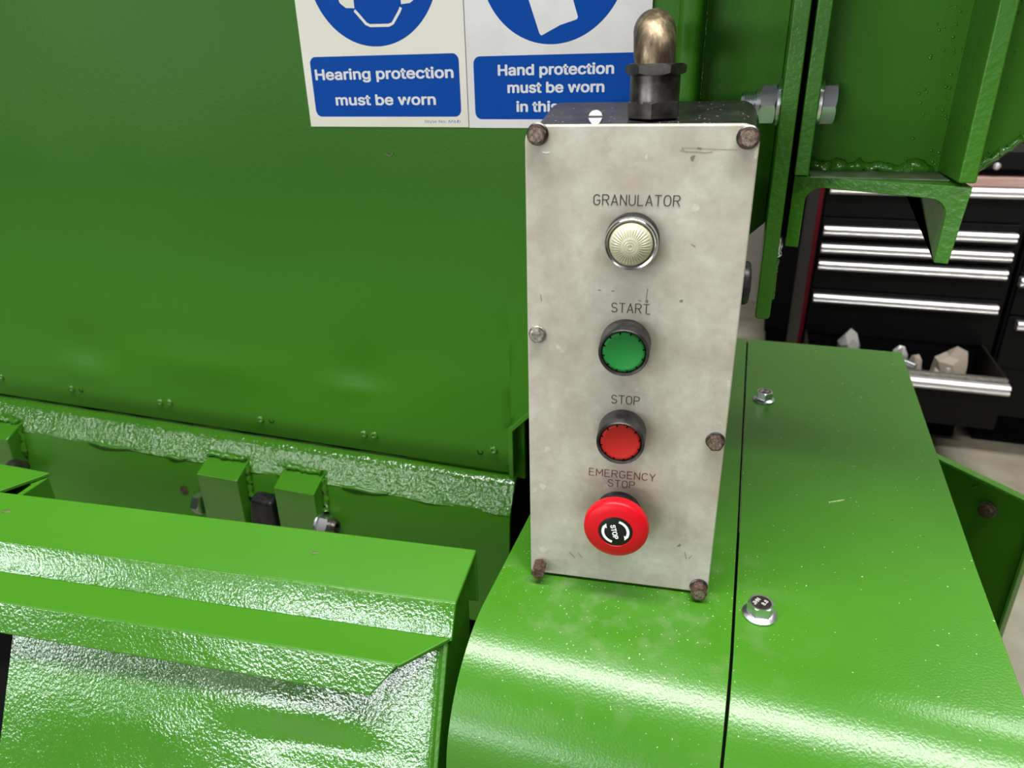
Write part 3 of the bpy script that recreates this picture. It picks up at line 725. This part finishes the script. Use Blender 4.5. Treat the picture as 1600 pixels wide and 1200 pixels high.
# --- engraved lettering: single-stroke letters
def arcp(cx, cy, rx, ry, a0, a1, n=8): return [(cx + rx * math.cos(R(a0 + (a1 - a0) * k / n)), cy + ry * math.sin(R(a0 + (a1 - a0) * k / n))) for k in range(n + 1)]
GL = {
 'G': [arcp(.3, .7, .3, .3, 30, 180) + arcp(.3, .3, .3, .3, 180, 360) + [(.6, .46), (.34, .46)]],
 'R': [[(0, 0), (0, 1), (.36, 1)] + arcp(.36, .75, .24, .25, 90, -90) + [(0, .5)], [(.32, .5), (.6, 0)]],
 'A': [[(0, 0), (.31, 1), (.62, 0)], [(.1, .3), (.52, .3)]],
 'N': [[(0, 0), (0, 1), (.58, 0), (.58, 1)]],
 'U': [[(0, 1)] + arcp(.29, .29, .29, .29, 180, 360) + [(.58, 1)]],
 'L': [[(0, 1), (0, 0), (.5, 0)]],
 'T': [[(0, 1), (.6, 1)], [(.3, 1), (.3, 0)]],
 'O': [arcp(.31, .68, .31, .32, 0, 180) + arcp(.31, .32, .31, .32, 180, 360) + [(.62, .68)]],
 'S': [arcp(.29, .75, .28, .25, 25, 180, 6) + arcp(.29, .75, .28, .25, 180, 270, 4) + arcp(.29, .25, .29, .25, 90, 0, 4) + arcp(.29, .25, .29, .25, 0, -155, 6)],
 'P': [[(0, 0), (0, 1), (.36, 1)] + arcp(.36, .74, .24, .26, 90, -90) + [(0, .48)]],
 'E': [[(.52, 1), (0, 1), (0, 0), (.54, 0)], [(0, .53), (.44, .53)]],
 'M': [[(0, 0), (0, 1), (.35, .35), (.7, 1), (.7, 0)]],
 'C': [arcp(.3, .7, .3, .3, 25, 180) + arcp(.3, .3, .3, .3, 180, 335)],
 'Y': [[(0, 1), (.3, .48), (.6, 1)], [(.3, .48), (.3, 0)]]}
def engrave(word, u0, u1, z, h, m, stroke=.00055, skip=()):
    wd = {c: max(p[0] for s in GL[c] for p in s) for c in word}; gap = .27
    tot = sum(wd[c] for c in word) + gap * (len(word) - 1); s = (u1 - u0) / tot
    bm = bmesh.new(); x = 0; y = -.00014
    for i, c in enumerate(word):
        for k, st in enumerate(GL[c]):
            if (i, k) in skip: continue
            P = [Vector((u0 + (x + a) * s, z + b * h)) for a, b in st]
            for p, q in zip(P, P[1:]):
                d = (q - p)
                if d.length < 1e-6: continue
                d.normalize(); n = Vector((-d.y, d.x)) * stroke * .5; e = d * stroke * .35
                bm.faces.new([bm.verts.new((v.x, y, v.y)) for v in (p - e - n, q + e - n, q + e + n, p - e + n)])
                y -= .000002
        x += wd[c] + gap
    o = obj('lettering', bm, m, lid, smooth=0); o['label'] = 'engraved word ' + word
    return o
engrave('GRANULATOR', .0393, .0866, .2668, .0056, mInk)
engrave('START', .0515, .0735, .2038, .0056, mInk, .0005)
bm = box(.0722, .0742, -.0002, 0, .2033, .2037); obj('letter_chip', bm, mInk, lid, smooth=0)
engrave('STOP', .0536, .0708, .1433, .0056, mInk, .0005)
engrave('EMERGENCY', .0407, .0838, .0888, .0052, mInkR, .0005)
engrave('STOP', .0534, .0708, .0815, .0052, mInkR, .0005)
def scratch(pts, wdt, m=mScratch):
    bm = bmesh.new()
    P = [Vector(p) for p in pts]
    for p, q in zip(P, P[1:]):
        d = (q - p).normalized(); n = Vector((-d.y, d.x)) * wdt * .5
        bm.faces.new([bm.verts.new((v.x, -.00012, v.y)) for v in (p - n, q - n, q + n, p + n)])
    obj('scratch', bm, m, lid, smooth=0)
for pts, wd in (([(.085, .2962), (.0885, .2955), (.0935, .2955), (.0975, .2950), (.1015, .2955)], .0004), ([(.087, .2975), (.096, .2972), (.104, .2968), (.114, .2966)], .0003),
                ([(.0935, .2976), (.0958, .2970)], .0008), ([(.0856, .2978), (.0866, .2966)], .0007),
                ([(.0720, .2190), (.0715, .2135), (.0722, .2105)], .0006), ([(.0710, .2115), (.0728, .2112)], .0016), ([(.0668, .2118), (.0688, .2112)], .0006),
                ([(.0430, .2170), (.0450, .2168)], .0006), ([(.0510, .2168), (.0528, .2166)], .0007), ([(.0945, .2460), (.0970, .2445)], .0005),
                ([(.0085, .2125), (.0090, .2085)], .0005), ([(.107, .0350), (.1085, .0290)], .0005), ([(.112, .0330), (.1100, .0300)], .0004),
                ([(.028, .0235), (.032, .0190)], .0005), ([(.034, .0240), (.037, .0200)], .0004)):
    scratch(pts, wd)
scratch([(.0100, .2952), (.0125, .2948), (.0142, .2952)], .0008, mEdge)

# ------------------------------------------------------------------ safety signs
def ring_poly(cx, cz, r, zmax=None, n=96): return [(cx + r * math.cos(2 * math.pi * k / n), cz + r * math.sin(2 * math.pi * k / n)) for k in range(n)]
def printed(name, pts, m, parent, y, d=.0001): return obj(name, prism_y(pts, y - d, y), m, parent, smooth=0)
SY = .1815
s1 = thing('safety_sign', 'cream hearing protection sign with blue circle and banner on the hopper', 'sign', (-.1795, SY, .292))
s1.location = (0, 0, 0)
obj('board', box(-.2550, -.1050, SY, SY + .0028, .2922, .4922), mSign1, s1, .0004)
ci = printed('blue_circle', ring_poly(-.1820, .4125, .0580), mBlue, s1, SY)
def stroke_path(name, pts, wdt, m, parent, y):
    P = [Vector(p) for p in pts]; l = []; r = []
    for i, p in enumerate(P):
        d = (P[min(i + 1, len(P) - 1)] - P[max(i - 1, 0)]).normalized(); n = Vector((-d.y, d.x)) * wdt / 2
        l.append(tuple(p + n)); r.append(tuple(p - n))
    return printed(name, l + r[::-1], m, parent, y)
hy = SY - .0001
stroke_path('chin_line', [(-.2000, .3815), (-.1975, .3790), (-.1905, .3715), (-.1870, .3700), (-.1700, .3697), (-.1665, .3710), (-.1600, .3790), (-.1582, .3820)], .0022, mSign1, ci, hy)
# ear defenders and head outline
printed('ear_cup', [(-.1998, .3830), (-.2075, .3835), (-.2125, .3870), (-.2150, .393), (-.2150, .418), (-.2110, .425), (-.2000, .425)], mSign1, ci, hy)
printed('ear_cup', [(-.1578, .3842), (-.1500, .3848), (-.1455, .3875), (-.1430, .393), (-.1430, .418), (-.1470, .425), (-.1578, .425)], mSign1, ci, hy)
stroke_path('head_band', arcp(-.1788, .425, .0265, .030, 180, 0, 20), .005, mSign1, ci, hy)
bn = printed('blue_banner', rrect(-.2478, -.1110, .3005, .3480, .0055), mBlue, s1, SY)
text_fit('sign_lettering', 'Hearing protection', -.2437, -.1165, .3302, .0112, mWhiteInk, bn, hy, bold=.00050)
text_fit('sign_lettering', 'must be worn', -.2265, -.1335, .3100, .0112, mWhiteInk, bn, hy, bold=.00050)
text_fit('style_lettering', 'Style No: M6D', -.1445, -.1122, .2957, .0030, mBlueT, s1, SY)
s2 = thing('safety_sign', 'greyish white hand protection sign partly behind the control box', 'sign', (0, 0, 0))
obj('board', box(-.1047, .0405, SY + .0004, SY + .0030, .2918, .4918), mSign2, s2, .0004)
hy2 = SY + .0004
ci = printed('blue_circle', ring_poly(-.0340, .4090, .0568), mBlue, s2, hy2)
printed('glove_shape', [(-.0428, .3586), (-.0415, .3588), (-.0280, .3650), (-.0150, .3685), (-.0142, .3700), (-.0185, .383), (-.0200, .400), (-.0140, .425), (-.0200, .428), (-.0280, .452), (-.0350, .455),
                        (-.0450, .453), (-.0530, .446), (-.0560, .420), (-.0560, .395), (-.0522, .3827), (-.0440, .3600)], mSign2, ci, hy2 - .0001)
bn = printed('blue_banner', rrect(-.0988, .0345, .2985, .3452, .0055), mBlue, s2, hy2)
text_fit('sign_lettering', 'Hand protection', -.0779, .0138, .3312, .0105, mWhiteInk, bn, hy2 - .0001, bold=.00048)
text_fit('sign_lettering', 'must be worn', -.0702, .0068, .3184, .0105, mWhiteInk, bn, hy2 - .0001, bold=.00048)
text_fit('sign_lettering', 'in this area', -.0631, .0000, .3044, .0105, mWhiteInk, bn, hy2 - .0001, bold=.00048)

# ------------------------------------------------------------------ tool chests behind
def handle(parent, x0, x1, z, y, h=.024):
    bm = prism_x([(y - .022, z - h * .42), (y - .026, z - h * .2), (y - .022, z - .0012), (y - .0185, z), (y - .022, z + .0012), (y - .026, z + h * .25), (y - .020, z + h * .5), (y, z + h * .5), (y, z - h * .5), (y - .018, z - h * .5)], x0, x1)
    return obj('handle', bm, mAlu, parent, .0012)
CY = 1.705
ch = thing('tool_chest', 'black roller tool chest with silver drawer handles, red edge and one open drawer', 'tool chest', (.535, 1.95, FZ))
def lb(x0, x1, y0, y1, z0, z1): return box(x0 - .535, x1 - .535, y0 - 1.95, y1 - 1.95, z0 - FZ, z1 - FZ)
obj('carcass', lb(.298, .785, CY + .012, 2.18, -.64, .045), mChest, ch, .004)
obj('side_panel', lb(.290, .298, CY + .012, 2.18, -.64, .11), mChestSide, ch, .002)
obj('corner_trim', lb(.289, .301, CY - .004, CY + .014, -.64, .11), mRed, ch, .003)
obj('top_tray', lb(.298, .785, CY + .012, 2.18, .066, .11), mChest, ch, .003)
obj('pinkish_strip', lb(.298, .785, CY - .004, CY + .16, .026, .0475), mPinkish, ch, .002)  # pinkish beige strip above the top drawer handle
obj('stud', lathe([(.0085, 0), (.0085, .004), (.005, .009), (0, .010)], (.687 - .535, CY + .012 - 1.95, .0735 - FZ), 'y', 20), mAlu, ch)
rows = [(.012, .028, -.062), (-.098, -.066, -.122), (-.146, -.125, -.170), (-.193, -.173, -.262), (-.287, -.265, -.395)]
for hz, zt, zbm in rows:
    d = obj('drawer', lb(.306, .772, CY, CY + .014, zbm, zt), mChest, ch, .003)
    hx = handle(d, .313 - .535, .764 - .535, hz - FZ, CY - 1.95)
# open drawer, pulled out towards the machine
OY = 1.47
od = obj('open_drawer', lb(.306, .758, OY, OY + .012, -.530, -.408), mChest, ch, .003)
obj('drawer_side', lb(.306, .312, OY + .012, CY + .2, -.525, -.388), mChestSide, od, .001)
obj('drawer_side', lb(.750, .756, OY + .012, CY + .2, -.525, -.388), mChestSide, od, .001)
obj('drawer_floor', lb(.312, .750, OY + .012, CY + .2, -.525, -.52), mChest, od)
obj('drawer_rail', lb(.306, .758, OY - .004, OY + .012, -.400, -.392), mOldBolt, od, .001)
handle(od, .312 - .535, .762 - .535, -.415 - FZ, OY - 1.95, .026)
obj('plinth', lb(.32, .77, 1.80, 2.16, FZ, -.64), mBlack, ch)
c2 = thing('tool_chest', 'second black tool chest beyond the open drawer, mostly out of frame', 'tool chest', (1.05, 1.95, FZ))
def lb2(x0, x1, y0, y1, z0, z1): return box(x0 - 1.05, x1 - 1.05, y0 - 1.95, y1 - 1.95, z0 - FZ, z1 - FZ)
obj('carcass', lb2(.792, 1.30, CY + .012, 2.18, -.60, .11), mChest, c2, .004)
for hz, zt, zbm in ((.02, .04, -.07), (-.098, -.075, -.18), (-.209, -.185, -.30), (-.325, -.305, -.45)):
    d = obj('drawer', lb2(.798, 1.294, CY, CY + .014, zbm, zt), mChest, c2, .003)
    handle(d, .796 + (.02 if hz < -.3 else 0) - 1.05, 1.29 - 1.05, hz - FZ, CY - 1.95)
obj('plinth', lb2(.82, 1.28, 1.80, 2.16, FZ, -.60), mBlack, c2)
# things lying in the open drawer
def lump(name, at, size, m, label, cat, seed, group=None):
    rnd = random.Random(seed); bm = bmesh.new(); bmesh.ops.create_icosphere(bm, subdivisions=2, radius=1)
    ph = [(Vector((rnd.uniform(-4, 4), rnd.uniform(-4, 4), rnd.uniform(-4, 4))), rnd.uniform(0, 6)) for _ in range(6)]
    for v in bm.verts:
        d = 1 + sum(math.sin(v.co.dot(k) + p) for k, p in ph) * .11 + rnd.uniform(-.06, .06)
        v.co = Vector((v.co.x * size[0] * d, v.co.y * size[1] * d, max(-.85, v.co.z) * size[2] * d))
    zmin = min(v.co.z for v in bm.verts)
    for v in bm.verts: v.co.z -= zmin
    o = obj(name, bm, m, smooth=18); o.location = at; o.rotation_euler = (0, 0, rnd.uniform(0, 3))
    return tag(o, label, cat, group)
DZ = -.5195
lump('parts_bag', (.680, 1.64, DZ), (.045, .042, .066), mPaper, 'crumpled brown paper bag, tallest item in the open drawer', 'bag', 3)
lump('parts_bag', (.590, 1.62, DZ), (.024, .026, .050), mPaper, 'low crumpled paper bag beside the tallest one in the drawer', 'bag', 4)
lump('parts_bag', (.616, 1.52, DZ), (.022, .022, .060), mBag, 'shiny white plastic bag against the open drawer front', 'bag', 6)
lump('parts_bag', (.560, 1.68, DZ), (.022, .022, .058), mBag, 'small grey plastic bag at the back of the drawer', 'bag', 8)
lump('parts_bag', (.490, 1.59, DZ), (.04, .045, .046), mat('grey_film', (.20, .20, .20), .3), 'dark grey plastic bag lying flat in the drawer', 'bag', 9)
lump('parts_bag', (.42, 1.66, DZ), (.03, .03, .066), mBag, 'pale plastic bag at the hidden end of the drawer', 'bag', 10)
lump('parts_bag', (.700, 1.52, DZ), (.014, .014, .050), mBag, 'little clear bag near the drawer end', 'bag', 12)
for k, (x, y, a, b, h, lab) in enumerate(((.650, 1.565, .013, .013, .054, 'small clear bag just in front of the brown paper bag in the drawer'),
                                         (.565, 1.515, .016, .014, .052, 'clear bag against the drawer front beside the steel rods'),
                                         (.662, 1.512, .011, .013, .048, 'tiny clear bag between the white bag and the drawer end'))):
    lump('fixings_bag', (x, y, DZ), (a, b, h), mBag, lab, 'bag', 40 + k)
def rod(at, rot, r, l, m, label):
    o = obj('metal_rod', lathe([(r * .8, 0), (r, r * .2), (r, l - r * .2), (r * .8, l)], (0, 0, 0), 'x', 16), m); o.location = at; o.rotation_euler = rot
    return tag(o, label, 'rod')
rod((.500, 1.61, -.405), (0, .12, -.55), .008, .09, mZinc, 'bright steel rod lying across the grey bag in the drawer')
rod((.540, 1.56, -.425), (0, .25, -.55), .007, .09, mZinc, 'short steel rod leaning on the white bag in the drawer')
# tall dark cabinet between the chest and the pale wall
cab = thing('storage_cabinet', 'tall black storage cabinet standing beside the tool chest', 'cabinet', (.36, 2.6, FZ))
obj('body', box(-.14, .25, -.15, .25, .05, 1.0), mBlack, cab, .004)
obj('plinth', box(-.13, .24, -.13, .24, 0, .05), mBlack, cab)
obj('door', box(-.135, .245, -.156, -.15, .07, .98), mBlack, cab, .002)
